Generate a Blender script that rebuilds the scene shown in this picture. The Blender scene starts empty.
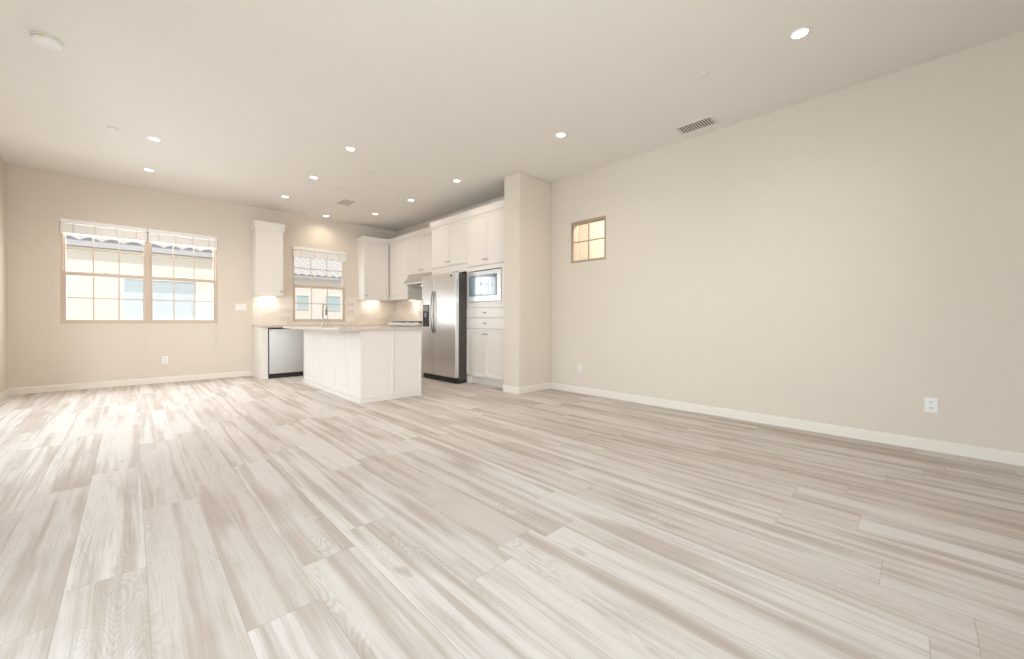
import bpy, bmesh, math, random
from mathutils import Vector, Matrix
C = bpy.context.scene
COL = C.collection
PI = math.pi
random.seed(7)

# ---------------------------------------------------------------- camera
CAM_H = 1.0095
cam_d = bpy.data.cameras.new('camera')
cam = bpy.data.objects.new('camera', cam_d)
COL.objects.link(cam)
cam_d.sensor_width = 36.0
cam_d.lens = 393.93 / 1024 * 36
cam_d.shift_y = -(329.5 - 323.33) / 1024
cam_d.clip_start = 0.02
YAW, PIT, ROLL = 0.76877, -0.007145, 0.0030515
fw = Vector((math.sin(YAW) * math.cos(PIT), math.cos(YAW) * math.cos(PIT), math.sin(PIT)))
rt = Vector((math.cos(YAW), -math.sin(YAW), 0))
up = rt.cross(fw)
r2 = rt * math.cos(ROLL) + up * math.sin(ROLL)
u2 = -rt * math.sin(ROLL) + up * math.cos(ROLL)
m = Matrix((r2, u2, -fw)).transposed().to_4x4()
m.translation = (0, 0, CAM_H)
cam.matrix_world = m
C.camera = cam

# ---------------------------------------------------------------- view, sky, sun, fill lamps
vs = C.view_settings
vs.view_transform = 'Standard'
vs.look = 'None'
vs.gamma = 1.0
vs.use_curve_mapping = False
vs.exposure = 0.05
SKY = 0.82
world = bpy.data.worlds.new('sky')
C.world = world
world.use_nodes = True
wn = world.node_tree
bg = wn.nodes['Background']
bg.inputs['Color'].default_value = (0.93, 0.96, 1.0, 1)
bg.inputs['Strength'].default_value = SKY
sun_d = bpy.data.lights.new('sun', 'SUN')
sun_d.energy = 2.3
sun_d.angle = 0.02
sun_d.color = (1.0, 0.95, 0.86)
sun = bpy.data.objects.new('sun', sun_d)
COL.objects.link(sun)
sun.rotation_euler = (math.radians(30), 0, 0)      # light travels towards +Y and down
LW, KW = -1.1715, 4.503                            # left and right wall planes
DOORS = [(-0.5, 2.3, 2.42), (3.3, 6.9, 2.42)]      # glazed sliding doors in the left wall: y0, y1, head

def area(name, loc, rot, sx, sy, watt, color):
    d = bpy.data.lights.new(name, 'AREA')
    d.shape = 'RECTANGLE'
    d.size, d.size_y, d.energy, d.color = sx, sy, watt, color
    o = bpy.data.objects.new(name, d)
    COL.objects.link(o)
    o.location = loc
    o.rotation_euler = rot
    return o
# added area lamps outside the doors, windows and eave, standing in for daylight
area('fill_lamp_near_door', (LW - 2.2, 0.9, 1.9), (0, -PI / 2, 0), 3.2, 4.4, 325, (0.82, 0.935, 1.0))
area('fill_lamp_far_door', (LW - 2.2, 5.0, 1.9), (0, -PI / 2, 0), 3.2, 4.4, 96, (0.93, 0.97, 1.0))
area('fill_lamp_rear_window', (1.2, -4.4, 1.35), (PI / 2, 0, 0), 4.0, 2.4, 245, (1.0, 0.98, 0.96))
area('fill_lamp_over_back_eave', (0.9, 10.1, 4.0), (-PI / 2 + 0.75, 0, 0), 6.0, 2.2, 190, (0.76, 0.90, 1.0))
area('fill_lamp_rear_window', (1.2, -4.4, 1.35), (PI / 2, 0, 0), 4.0, 2.4, 245, (1.0, 0.98, 0.96))
area('fill_lamp_back_windows', (0.18, 9.3, 2.0), (-PI / 2 + 0.15, 0, 0), 2.4, 2.0, 128, (0.95, 0.98, 1.0))
DOWN_W = 19.0
GLOW_BOX_W = 115.0
DOWN_COL = (1.0, 0.84, 0.66)

# ---------------------------------------------------------------- materials
def mat(name, col, rough=0.5, metal=0.0, spec=0.5, emit=None, estr=0.0, bump=None, coat=0.0):
    mm = bpy.data.materials.new(name)
    mm.use_nodes = True
    nt = mm.node_tree
    b = nt.nodes['Principled BSDF']
    b.inputs['Base Color'].default_value = (*col, 1)
    b.inputs['Roughness'].default_value = rough
    b.inputs['Metallic'].default_value = metal
    b.inputs['Specular IOR Level'].default_value = spec
    b.inputs['Coat Weight'].default_value = coat
    if emit:
        b.inputs['Emission Color'].default_value = (*emit, 1)
        b.inputs['Emission Strength'].default_value = estr
    if bump:
        sc, st = bump
        tc = nt.nodes.new('ShaderNodeTexCoord')
        n = nt.nodes.new('ShaderNodeTexNoise')
        n.inputs['Scale'].default_value = sc
        n.inputs['Detail'].default_value = 3
        bp = nt.nodes.new('ShaderNodeBump')
        bp.inputs['Strength'].default_value = st
        bp.inputs['Distance'].default_value = 0.002
        nt.links.new(tc.outputs['Object'], n.inputs['Vector'])
        nt.links.new(n.outputs['Fac'], bp.inputs['Height'])
        nt.links.new(bp.outputs['Normal'], b.inputs['Normal'])
    return mm

def N(nt, kind, **kw):
    n = nt.nodes.new(kind)
    for k, v in kw.items():
        setattr(n, k, v)
    return n

def math_node(nt, op, a, b=None, c=None):
    n = nt.nodes.new('ShaderNodeMath')
    n.operation = op
    for i, v in enumerate((a, b, c)):
        if v is None:
            continue
        if hasattr(v, 'links'):
            nt.links.new(v, n.inputs[i])
        else:
            n.inputs[i].default_value = v
    return n.outputs[0]

def mix_col(nt, fac, a, b, blend='MIX'):
    n = nt.nodes.new('ShaderNodeMix')
    n.data_type = 'RGBA'
    n.blend_type = blend
    for idx, v in ((0, fac), (6, a), (7, b)):
        if hasattr(v, 'links'):
            nt.links.new(v, n.inputs[idx])
        elif idx == 0:
            n.inputs[0].default_value = v
        else:
            n.inputs[idx].default_value = (*v, 1)
    return n.outputs[2]

def ramp(nt, fac, stops):
    n = nt.nodes.new('ShaderNodeValToRGB')
    nt.links.new(fac, n.inputs[0])
    el = n.color_ramp.elements
    el[0].position, el[0].color = stops[0][0], (*stops[0][1], 1)
    el[1].position, el[1].color = stops[-1][0], (*stops[-1][1], 1)
    for p, c in stops[1:-1]:
        e = el.new(p)
        e.color = (*c, 1)
    return n.outputs[0]

def floor_material():
    mm = bpy.data.materials.new('oak_vinyl_planks')
    mm.use_nodes = True
    nt = mm.node_tree
    b = nt.nodes['Principled BSDF']
    L = nt.links.new
    tc = N(nt, 'ShaderNodeTexCoord')
    sep = N(nt, 'ShaderNodeSeparateXYZ')
    L(tc.outputs['Object'], sep.inputs[0])
    W, LEN = 0.2245, 1.52
    px = math_node(nt, 'DIVIDE', math_node(nt, 'SUBTRACT', sep.outputs[0], 0.267), W)
    row = math_node(nt, 'FLOOR', px)
    fx = math_node(nt, 'FRACT', px)
    wn1 = N(nt, 'ShaderNodeTexWhiteNoise', noise_dimensions='1D')
    L(math_node(nt, 'ADD', row, 31.7), wn1.inputs['W'])
    py = math_node(nt, 'ADD', math_node(nt, 'DIVIDE', sep.outputs[1], LEN), math_node(nt, 'MULTIPLY', wn1.outputs[0], 7.0))
    seg = math_node(nt, 'FLOOR', py)
    fy = math_node(nt, 'FRACT', py)
    cid = N(nt, 'ShaderNodeCombineXYZ')
    L(row, cid.inputs[0]); L(seg, cid.inputs[1])
    wn2 = N(nt, 'ShaderNodeTexWhiteNoise', noise_dimensions='2D')
    L(cid.outputs[0], wn2.inputs['Vector'])
    tone = wn2.outputs['Value']
    rc = N(nt, 'ShaderNodeSeparateColor')
    L(wn2.outputs['Color'], rc.inputs[0])
    # grain coordinates: own offset for every plank
    gx = math_node(nt, 'ADD', sep.outputs[0], math_node(nt, 'MULTIPLY', rc.outputs[1], 37.0))
    gy = math_node(nt, 'ADD', sep.outputs[1], math_node(nt, 'MULTIPLY', rc.outputs[2], 53.0))
    gv = N(nt, 'ShaderNodeCombineXYZ')
    L(gx, gv.inputs[0]); L(gy, gv.inputs[1])

    def noise(sx, sy, detail=3, rough=0.55, dist=0.0):
        mp = N(nt, 'ShaderNodeMapping')
        mp.inputs['Scale'].default_value = (sx, sy, 1)
        L(gv.outputs[0], mp.inputs[0])
        n = N(nt, 'ShaderNodeTexNoise', noise_dimensions='2D')
        n.inputs['Scale'].default_value = 1.0
        n.inputs['Detail'].default_value = detail
        n.inputs['Roughness'].default_value = rough
        n.inputs['Distortion'].default_value = dist
        L(mp.outputs[0], n.inputs['Vector'])
        return n.outputs['Fac']
    band = noise(12, 0.48, 4, 0.55, 0.2)            # broad brown streaks along a plank
    blot = noise(3.2, 1.6, 2)                    # cloudy patches
    strip = noise(24, 0.42, 3, 0.55, 0.15)         # narrow darker strips
    fine = noise(160, 5.0, 3, 0.6)               # pores
    # cathedral grain: contour lines of a stretched noise
    mp = N(nt, 'ShaderNodeMapping'); mp.inputs['Scale'].default_value = (7.0, 1.4, 1)
    L(gv.outputs[0], mp.inputs[0])
    nz = N(nt, 'ShaderNodeTexNoise', noise_dimensions='2D')
    nz.inputs['Detail'].default_value = 1.2; nz.inputs['Scale'].default_value = 1.0
    L(mp.outputs[0], nz.inputs['Vector'])
    ring = math_node(nt, 'ABSOLUTE', math_node(nt, 'SINE', math_node(nt, 'MULTIPLY', nz.outputs['Fac'], 105.0)))
    ringm = math_node(nt, 'SMOOTH_MIN', math_node(nt, 'MULTIPLY', math_node(nt, 'SUBTRACT', 1.0, ring), 1.0), 0.9, 0.1)
    gate = ramp(nt, noise(5, 1.0, 2), [(0.52, (0, 0, 0)), (0.66, (1, 1, 1))])
    base = ramp(nt, tone, [(0.0, FLOOR_A), (0.45, FLOOR_B), (1.0, FLOOR_C)])
    bandf = ramp(nt, math_node(nt, 'ADD', math_node(nt, 'MULTIPLY', band, 0.75), math_node(nt, 'MULTIPLY', blot, 0.25)), [(0.48, (0, 0, 0)), (0.62, (1, 1, 1))])
    stripf = ramp(nt, strip, [(0.54, (0, 0, 0)), (0.66, (1, 1, 1))])
    c0 = mix_col(nt, math_node(nt, 'MULTIPLY', bandf, 0.60), base, FLOOR_D)
    stripg = ramp(nt, noise(4.0, 0.45, 2), [(0.44, (0, 0, 0)), (0.62, (1, 1, 1))])
    c1 = mix_col(nt, math_node(nt, 'MULTIPLY', math_node(nt, 'MULTIPLY', stripf, stripg), 0.48), c0, FLOOR_D)
    c2 = mix_col(nt, math_node(nt, 'MULTIPLY', math_node(nt, 'MULTIPLY', ringm, gate), 0.30), c1, FLOOR_E)
    finef = ramp(nt, fine, [(0.45, (0, 0, 0)), (0.75, (1, 1, 1))])
    c3 = mix_col(nt, math_node(nt, 'MULTIPLY', finef, 0.22), c2, FLOOR_E)
    knot = ramp(nt, noise(9, 4.0, 1), [(0.77, (0, 0, 0)), (0.86, (1, 1, 1))])
    c4 = mix_col(nt, math_node(nt, 'MULTIPLY', knot, 0.35), c3, FLOOR_E)
    # joints between planks
    ex = math_node(nt, 'MULTIPLY', math_node(nt, 'MINIMUM', fx, math_node(nt, 'SUBTRACT', 1.0, fx)), W)
    ey = math_node(nt, 'MULTIPLY', math_node(nt, 'MINIMUM', fy, math_node(nt, 'SUBTRACT', 1.0, fy)), LEN)
    e = math_node(nt, 'MINIMUM', ex, ey)
    joint = math_node(nt, 'LESS_THAN', e, 0.0013)
    c5 = mix_col(nt, math_node(nt, 'MULTIPLY', joint, 0.45), c4, FLOOR_E)
    L(c5, b.inputs['Base Color'])
    rr = math_node(nt, 'ADD', math_node(nt, 'MULTIPLY', fine, 0.12), 0.56)
    L(rr, b.inputs['Roughness'])
    b.inputs['Specular IOR Level'].default_value = 0.42
    bp = N(nt, 'ShaderNodeBump')
    bp.inputs['Strength'].default_value = 0.15; bp.inputs['Distance'].default_value = 0.001
    L(math_node(nt, 'SUBTRACT', math_node(nt, 'MULTIPLY', fine, 0.5), math_node(nt, 'MULTIPLY', joint, 1.0)), bp.inputs['Height'])
    L(bp.outputs['Normal'], b.inputs['Normal'])
    return mm
FLOOR_A, FLOOR_B, FLOOR_C = (0.625, 0.572, 0.53), (0.69, 0.648, 0.615), (0.74, 0.705, 0.678)
FLOOR_D, FLOOR_E = (0.40, 0.325, 0.262), (0.30, 0.24, 0.19)

def tile_material():
    mm = bpy.data.materials.new('travertine_subway_tile')
    mm.use_nodes = True
    nt = mm.node_tree
    b = nt.nodes['Principled BSDF']
    L = nt.links.new
    tc = N(nt, 'ShaderNodeTexCoord')
    sep = N(nt, 'ShaderNodeSeparateXYZ')
    L(tc.outputs['Object'], sep.inputs[0])
    cb = N(nt, 'ShaderNodeCombineXYZ')
    L(math_node(nt, 'ADD', sep.outputs[0], sep.outputs[1]), cb.inputs[0]); L(sep.outputs[2], cb.inputs[1])
    br = N(nt, 'ShaderNodeTexBrick')
    br.offset = 0.5
    br.inputs['Scale'].default_value = 1.0
    br.inputs['Brick Width'].default_value = 0.20
    br.inputs['Row Height'].default_value = 0.0762
    br.inputs['Mortar Size'].default_value = 0.0022
    br.inputs['Color1'].default_value = (0.85, 0.81, 0.76, 1)
    br.inputs['Color2'].default_value = (0.71, 0.64, 0.57, 1)
    br.inputs['Mortar'].default_value = (0.80, 0.77, 0.72, 1)
    L(cb.outputs[0], br.inputs['Vector'])
    n = N(nt, 'ShaderNodeTexNoise'); n.inputs['Scale'].default_value = 14; n.inputs['Detail'].default_value = 4
    L(tc.outputs['Object'], n.inputs['Vector'])
    c = mix_col(nt, math_node(nt, 'MULTIPLY', n.outputs['Fac'], 0.25), br.outputs['Color'], (0.68, 0.59, 0.50))
    L(c, b.inputs['Base Color'])
    b.inputs['Roughness'].default_value = 0.35
    return mm

def quartz_material():
    mm = bpy.data.materials.new('beige_quartz')
    mm.use_nodes = True
    nt = mm.node_tree
    b = nt.nodes['Principled BSDF']
    L = nt.links.new
    tc = N(nt, 'ShaderNodeTexCoord')
    n = N(nt, 'ShaderNodeTexNoise'); n.inputs['Scale'].default_value = 60; n.inputs['Detail'].default_value = 5
    L(tc.outputs['Object'], n.inputs['Vector'])
    L(ramp(nt, n.outputs['Fac'], [(0.35, (0.55, 0.475, 0.415)), (0.5, (0.60, 0.53, 0.47)), (0.68, (0.66, 0.595, 0.53))]), b.inputs['Base Color'])
    b.inputs['Roughness'].default_value = 0.12
    return mm

def steel_material(name, col, rough, aniso=0.8):
    mm = bpy.data.materials.new(name)
    mm.use_nodes = True
    nt = mm.node_tree
    b = nt.nodes['Principled BSDF']
    L = nt.links.new
    tc = N(nt, 'ShaderNodeTexCoord')
    mp = N(nt, 'ShaderNodeMapping')
    s = [3, 3, 500]
    mp.inputs['Scale'].default_value = s
    L(tc.outputs['Object'], mp.inputs[0])
    n = N(nt, 'ShaderNodeTexNoise'); n.inputs['Scale'].default_value = 1; n.inputs['Detail'].default_value = 2
    L(mp.outputs[0], n.inputs['Vector'])
    L(math_node(nt, 'ADD', math_node(nt, 'MULTIPLY', n.outputs['Fac'], 0.08), rough - 0.04), b.inputs['Roughness'])
    b.inputs['Base Color'].default_value = (*col, 1)
    b.inputs['Metallic'].default_value = 1.0
    b.inputs['Anisotropic'].default_value = aniso
    tg = N(nt, 'ShaderNodeTangent')
    tg.direction_type = 'RADIAL'
    tg.axis = 'Z'
    L(tg.outputs[0], b.inputs['Tangent'])
    b.inputs['Anisotropic Rotation'].default_value = 0.0
    return mm

def glass_material(name, tint=(1, 1, 1), gloss=0.012):
    mm = bpy.data.materials.new(name)
    mm.use_nodes = True
    nt = mm.node_tree
    nt.nodes.remove(nt.nodes['Principled BSDF'])
    t = N(nt, 'ShaderNodeBsdfTransparent'); t.inputs[0].default_value = (*tint, 1)
    g = N(nt, 'ShaderNodeBsdfGlossy'); g.inputs['Roughness'].default_value = 0.02
    mx = N(nt, 'ShaderNodeMixShader'); mx.inputs[0].default_value = gloss
    nt.links.new(t.outputs[0], mx.inputs[1]); nt.links.new(g.outputs[0], mx.inputs[2])
    nt.links.new(mx.outputs[0], nt.nodes['Material Output'].inputs[0])
    return mm

def stucco_material(name, col):
    return mat(name, col, 0.9, bump=(40, 0.5))

M = dict(
    wall=mat('greige_paint', (0.71, 0.646, 0.566), 0.75, spec=0.25, bump=(260, 0.08)),
    ceiling=mat('ceiling_paint', (0.82, 0.79, 0.745), 0.85, spec=0.2, bump=(200, 0.08)),
    base=mat('baseboard_paint', (0.80, 0.755, 0.69), 0.4),
    floor=floor_material(),
    cab=mat('white_lacquer', (0.80, 0.762, 0.718), 0.32),
    cab_in=mat('cabinet_gap', (0.25, 0.22, 0.19), 0.8),
    quartz=quartz_material(),
    tile=tile_material(),
    steel=steel_material('brushed_steel', (0.80, 0.79, 0.78), 0.36),
    steel_pale=steel_material('pale_brushed_steel', (0.70, 0.72, 0.735), 0.34),
    nickel=mat('brushed_nickel', (0.36, 0.335, 0.31), 0.28, 1.0),
    dark_nickel=mat('dark_brushed_nickel', (0.26, 0.245, 0.23), 0.3, 1.0),
    chrome=mat('chrome', (0.52, 0.50, 0.48), 0.15, 1.0),
    dark_side=mat('dark_grey_steel_side', (0.085, 0.075, 0.07), 0.45, 0.3),
    black=mat('black_plastic', (0.015, 0.015, 0.017), 0.35),
    grey_plastic=mat('grey_plastic', (0.28, 0.29, 0.31), 0.4),
    iron=mat('cast_iron', (0.02, 0.02, 0.02), 0.6),
    black_glass=mat('dark_blue_oven_glass', (0.20, 0.27, 0.32), 0.12, coat=0.6),
    oven_window=mat('oven_window_glass', (0.22, 0.31, 0.37), 0.04, coat=1.0),
    vinyl=mat('backlit_vinyl', (0.60, 0.50, 0.41), 0.5),  # backlit shade of the window frames put into this tan colour
    vinyl_dark=mat('tan_vinyl', (0.42, 0.34, 0.27), 0.5),
    white_vinyl=mat('white_vinyl', (0.82, 0.81, 0.79), 0.4),
    blind=mat('white_blind_slat', (0.86, 0.84, 0.81), 0.5),
    tape=mat('blind_ladder_tape', (0.76, 0.72, 0.66), 0.8),
    cord=mat('white_cord', (0.78, 0.75, 0.70), 0.8),
    glass=glass_material('window_glass'),
    cover=mat('cover_plate_paint', (0.78, 0.745, 0.70), 0.6),
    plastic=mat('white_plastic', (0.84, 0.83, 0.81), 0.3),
    slot=mat('dark_slot', (0.05, 0.045, 0.04), 0.6),
    vent=mat('white_vent_metal', (0.76, 0.73, 0.69), 0.5),
    vent_grey=mat('grey_vent_metal', (0.62, 0.59, 0.55), 0.55),
    duct=mat('dark_duct', (0.06, 0.055, 0.05), 0.8),
    trim_ring=mat('light_trim_ring', (0.84, 0.81, 0.77), 0.7),
    lens=mat('lit_lens', (0.9, 0.9, 0.9), 0.4, emit=(1.0, 0.93, 0.82), estr=7.0),
    led=mat('lit_led_strip', (0.9, 0.9, 0.9), 0.4, emit=(1.0, 0.88, 0.70), estr=6.0),
    stucco=stucco_material('cream_stucco', (0.86, 0.81, 0.72)),
    stucco_w=stucco_material('ivory_stucco', (0.92, 0.88, 0.80)),
    glow_box=mat('warm_cream_paint', (0.82, 0.75, 0.65), 0.8),
    roof=mat('pale_clay_tile', (0.66, 0.635, 0.62), 0.8, bump=(30, 0.3)),
    fascia=mat('grey_fascia', (0.55, 0.55, 0.57), 0.6),
    mortar=mat('grey_mortar', (0.30, 0.30, 0.33), 0.9),
    pane=mat('blue_grey_house_pane', (0.56, 0.70, 0.73), 0.15),
    curtain=mat('pale_curtain', (0.53, 0.61, 0.65), 0.6),
    ground=mat('concrete_ground', (0.42, 0.40, 0.37), 0.9, bump=(12, 0.4)),
)

# ---------------------------------------------------------------- mesh helpers
class MB:
    def __init__(self):
        self.bm = bmesh.new()
        self.smooth = []

    def box(self, x0, x1, y0, y1, z0, z1):
        v = [self.bm.verts.new((x, y, z)) for z in (z0, z1) for y in (y0, y1) for x in (x0, x1)]
        for f in ((0, 2, 3, 1), (4, 5, 7, 6), (0, 1, 5, 4), (2, 6, 7, 3), (0, 4, 6, 2), (1, 3, 7, 5)):
            self.bm.faces.new([v[i] for i in f])
        return self

    def prism(self, pts, axis, a, b):
        """pts: polygon in the two other axes, extruded along axis from a to b"""
        def P(p, t):
            q = list(p)
            q.insert(axis, t)
            return q
        lo = [self.bm.verts.new(P(p, a)) for p in pts]
        hi = [self.bm.verts.new(P(p, b)) for p in pts]
        n = len(pts)
        self.bm.faces.new(lo[::-1])
        self.bm.faces.new(hi)
        for i in range(n):
            j = (i + 1) % n
            self.bm.faces.new((lo[i], lo[j], hi[j], hi[i]))
        return self

    def lathe(self, prof, seg=32, c=(0, 0, 0), axis='Z'):
        """prof: (radius, height) pairs from the bottom up"""
        rings = []
        for r, z in prof:
            if r < 1e-6:
                rings.append([self.bm.verts.new(self._ax((0, 0, z), c, axis))])
            else:
                rings.append([self.bm.verts.new(self._ax((r * math.cos(2 * PI * k / seg), r * math.sin(2 * PI * k / seg), z), c, axis)) for k in range(seg)])
        for a, b in zip(rings, rings[1:]):
            for k in range(seg):
                l = (k + 1) % seg
                if len(a) == 1 and len(b) == 1:
                    continue
                if len(a) == 1:
                    self.bm.faces.new((a[0], b[l], b[k]))
                elif len(b) == 1:
                    self.bm.faces.new((a[k], a[l], b[0]))
                else:
                    f = self.bm.faces.new((a[k], a[l], b[l], b[k]))
                    f.smooth = True
        for ring, flip in ((rings[0], True), (rings[-1], False)):
            if len(ring) > 1:
                self.bm.faces.new(ring[::-1] if flip else ring)
        return self

    @staticmethod
    def _ax(p, c, axis):
        x, y, z = p
        if axis == 'Y':
            x, y, z = x, -z, y
        elif axis == 'X':
            x, y, z = z, y, -x
        return (x + c[0], y + c[1], z + c[2])

    def tube(self, path, r, seg=10):
        path = [Vector(p) for p in path]
        rings = []
        prev = None
        for i, p in enumerate(path):
            t = (path[min(i + 1, len(path) - 1)] - path[max(i - 1, 0)]).normalized()
            if prev is None:
                a = Vector((0, 0, 1)) if abs(t.z) < 0.9 else Vector((1, 0, 0))
                n = t.cross(a).normalized()
            else:
                n = (prev - t * prev.dot(t)).normalized()
            prev = n
            bn = t.cross(n)
            rr = r[i] if isinstance(r, (list, tuple)) else r
            rings.append([self.bm.verts.new(p + (n * math.cos(2 * PI * k / seg) + bn * math.sin(2 * PI * k / seg)) * rr) for k in range(seg)])
        for a, b in zip(rings, rings[1:]):
            for k in range(seg):
                l = (k + 1) % seg
                f = self.bm.faces.new((a[k], a[l], b[l], b[k]))
                f.smooth = True
        self.bm.faces.new(rings[0][::-1])
        self.bm.faces.new(rings[-1])
        return self

    def build(self, name, material, parent=None, bevel=0.0, seg=2):
        bmesh.ops.recalc_face_normals(self.bm, faces=self.bm.faces)
        me = bpy.data.meshes.new(name)
        self.bm.to_mesh(me)
        self.bm.free()
        me.materials.append(material)
        o = bpy.data.objects.new(name, me)
        COL.objects.link(o)
        if parent is not None:
            o.parent = parent
        if bevel:
            md = o.modifiers.new('bevel', 'BEVEL')
            md.width = bevel
            md.segments = seg
            md.limit_method = 'ANGLE'
            md.angle_limit = math.radians(40)
        return o

def thing(name, label, cat, loc=(0, 0, 0), rz=0.0, group=None):
    o = bpy.data.objects.new(name, None)
    o.empty_display_size = 0.1
    COL.objects.link(o)
    o.location = loc
    o.rotation_euler = (0, 0, rz)
    o['label'] = label
    o['category'] = cat
    if group:
        o['group'] = group
    return o

def tag(o, label, cat, group=None):
    o['label'] = label
    o['category'] = cat
    if group:
        o['group'] = group
    return o

def structure(o, label=None, cat=None):
    o['kind'] = 'structure'
    if label:
        o['label'] = label
        o['category'] = cat or 'wall'
    return o

def copy_tree(o, parent=None):
    c = o.copy()
    COL.objects.link(c)
    c.parent = parent
    for ch in list(o.children):
        copy_tree(ch, c)
    return c

# ---------------------------------------------------------------- room shell
H, BW = 3.05, 8.39
RW_Y, ST_X, ST_Y0, ST_Y1, KX = -1.7, 3.827, 3.8215, 4.13, 4.39
T = 0.16

def wall_holes(name, axis, plane, thick, a0, a1, z0, z1, holes, material):
    """wall in plane axis=plane (towards plane+thick); a runs along the other horizontal axis"""
    As = sorted({a0, a1, *[h[0] for h in holes], *[h[1] for h in holes]})
    Zs = sorted({z0, z1, *[h[2] for h in holes], *[h[3] for h in holes]})
    b = MB()
    vv = {}
    def V(i, k, s):
        if (i, k, s) not in vv:
            p = plane + (thick if s else 0)
            vv[(i, k, s)] = b.bm.verts.new((p, As[i], Zs[k]) if axis == 0 else (As[i], p, Zs[k]))
        return vv[(i, k, s)]
    def solid(i, k):
        if not (0 <= i < len(As) - 1 and 0 <= k < len(Zs) - 1):
            return False
        ca, cz = (As[i] + As[i + 1]) / 2, (Zs[k] + Zs[k + 1]) / 2
        return not any(h[0] < ca < h[1] and h[2] < cz < h[3] for h in holes)
    for i in range(len(As) - 1):
        for k in range(len(Zs) - 1):
            if not solid(i, k):
                continue
            for s in (0, 1):
                b.bm.faces.new((V(i, k, s), V(i + 1, k, s), V(i + 1, k + 1, s), V(i, k + 1, s)))
            for di, dk, e in ((-1, 0, ((i, k), (i, k + 1))), (1, 0, ((i + 1, k), (i + 1, k + 1))), (0, -1, ((i, k), (i + 1, k))), (0, 1, ((i, k + 1), (i + 1, k + 1)))):
                if not solid(i + di, k + dk):
                    (p, q), (r, t) = e
                    b.bm.faces.new((V(p, q, 0), V(r, t, 0), V(r, t, 1), V(p, q, 1)))
    return structure(b.build(name, material))

structure(MB().box(LW - T, KW + T, RW_Y - T, BW + T, -0.12, 0.0).build('floor', M['floor']))
structure(MB().box(LW - T, KW + T, RW_Y - T, BW + T, H, H + 0.15).build('ceiling', M['ceiling']))
W1 = (-0.715, 1.072, 0.945, 2.43)
W2 = (2.238, 3.256, 0.972, 2.43)
W4 = (2.88, 3.455, 1.822, 2.402)
wall_holes('wall_back', 1, BW, T, LW - T, KW + T, 0, H, [W1, W2], M['wall'])
wall_holes('wall_right', 0, KW, T, RW_Y, BW, 0, H, [W4], M['wall'])
wall_holes('wall_left', 0, LW, -T, RW_Y, BW, 0, H, [(d_[0], d_[1], 0.0, d_[2]) for d_ in DOORS], M['wall'])
W5 = (-0.2, 2.6, 0.75, 2.0)
wall_holes('wall_rear', 1, RW_Y, -T, LW - T, KW + T, 0, H, [W5], M['wall'])
structure(MB().box(ST_X, KW, ST_Y0, ST_Y1, 0, H).build('wall_stub', M['wall'], bevel=0.012, seg=3))
structure(MB().box(KX, KW, ST_Y1, BW, 0, H).build('wall_kitchen', M['wall']))

def baseboard(name, a, b_, inward):
    """a->b_ along the wall foot, profile with a small eased top; inward is the room-side direction"""
    a, b_, n = Vector((*a, 0)), Vector((*b_, 0)), Vector((*inward, 0))
    prof = [(0, 0), (0.014, 0), (0.014, 0.072), (0.011, 0.082), (0.006, 0.088), (0, 0.090)]
    mb = MB()
    ra = [mb.bm.verts.new(a + n * d + Vector((0, 0, z))) for d, z in prof]
    rb = [mb.bm.verts.new(b_ + n * d + Vector((0, 0, z))) for d, z in prof]
    k = len(prof)
    mb.bm.faces.new(ra); mb.bm.faces.new(rb[::-1])
    for i in range(k):
        j = (i + 1) % k
        mb.bm.faces.new((ra[i], rb[i], rb[j], ra[j]))
    return structure(mb.build(name, M['base']))
baseboard('baseboard_right', (KW, RW_Y), (KW, ST_Y0 - 0.014), (-1, 0))
baseboard('baseboard_stub', (ST_X - 0.014, ST_Y0), (KW, ST_Y0), (0, -1))
baseboard('baseboard_stub_end', (ST_X, ST_Y0), (ST_X, ST_Y1), (-1, 0))
baseboard('baseboard_back', (LW, BW), (1.583, BW), (0, -1))
baseboard('baseboard_left', (LW, DOORS[1][1] + 0.02), (LW, BW - 0.014), (1, 0))
baseboard('baseboard_left_middle', (LW, DOORS[0][1] + 0.02), (LW, DOORS[1][0] - 0.02), (1, 0))
baseboard('baseboard_rear', (LW, RW_Y), (KW - 0.014, RW_Y), (0, 1))

# ---------------------------------------------------------------- windows (structure)
def sash(parent, name, x0, x1, z0, z1, y0, y1, fr, cols, rows, vin, bottom=None, top=None):
    """a glazed frame facing -Y, muntins in its own mesh, pane as its child"""
    fb = bottom or fr
    ft = top or fr
    m_ = MB()
    m_.box(x0, x0 + fr, y0, y1, z0, z1).box(x1 - fr, x1, y0, y1, z0, z1)
    m_.box(x0 + fr, x1 - fr, y0, y1, z0, z0 + fb).box(x0 + fr, x1 - fr, y0, y1, z1 - ft, z1)
    ym = (y0 + y1) / 2
    for i in range(1, cols):
        x = x0 + fr + (x1 - x0 - 2 * fr) * i / cols
        m_.box(x - 0.008, x + 0.008, ym - 0.006, ym + 0.006, z0 + fb, z1 - ft)
    for k in range(1, rows):
        z = z0 + fb + (z1 - z0 - fb - ft) * k / rows
        m_.box(x0 + fr, x1 - fr, ym - 0.0055, ym + 0.0055, z - 0.008, z + 0.008)
    s = m_.build(name, vin, parent)
    MB().box(x0 + fr - 0.004, x1 - fr + 0.004, ym + 0.007, ym + 0.011, z0 + fb - 0.004, z1 - ft + 0.004).build('pane', M['glass'], s)
    return s

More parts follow.
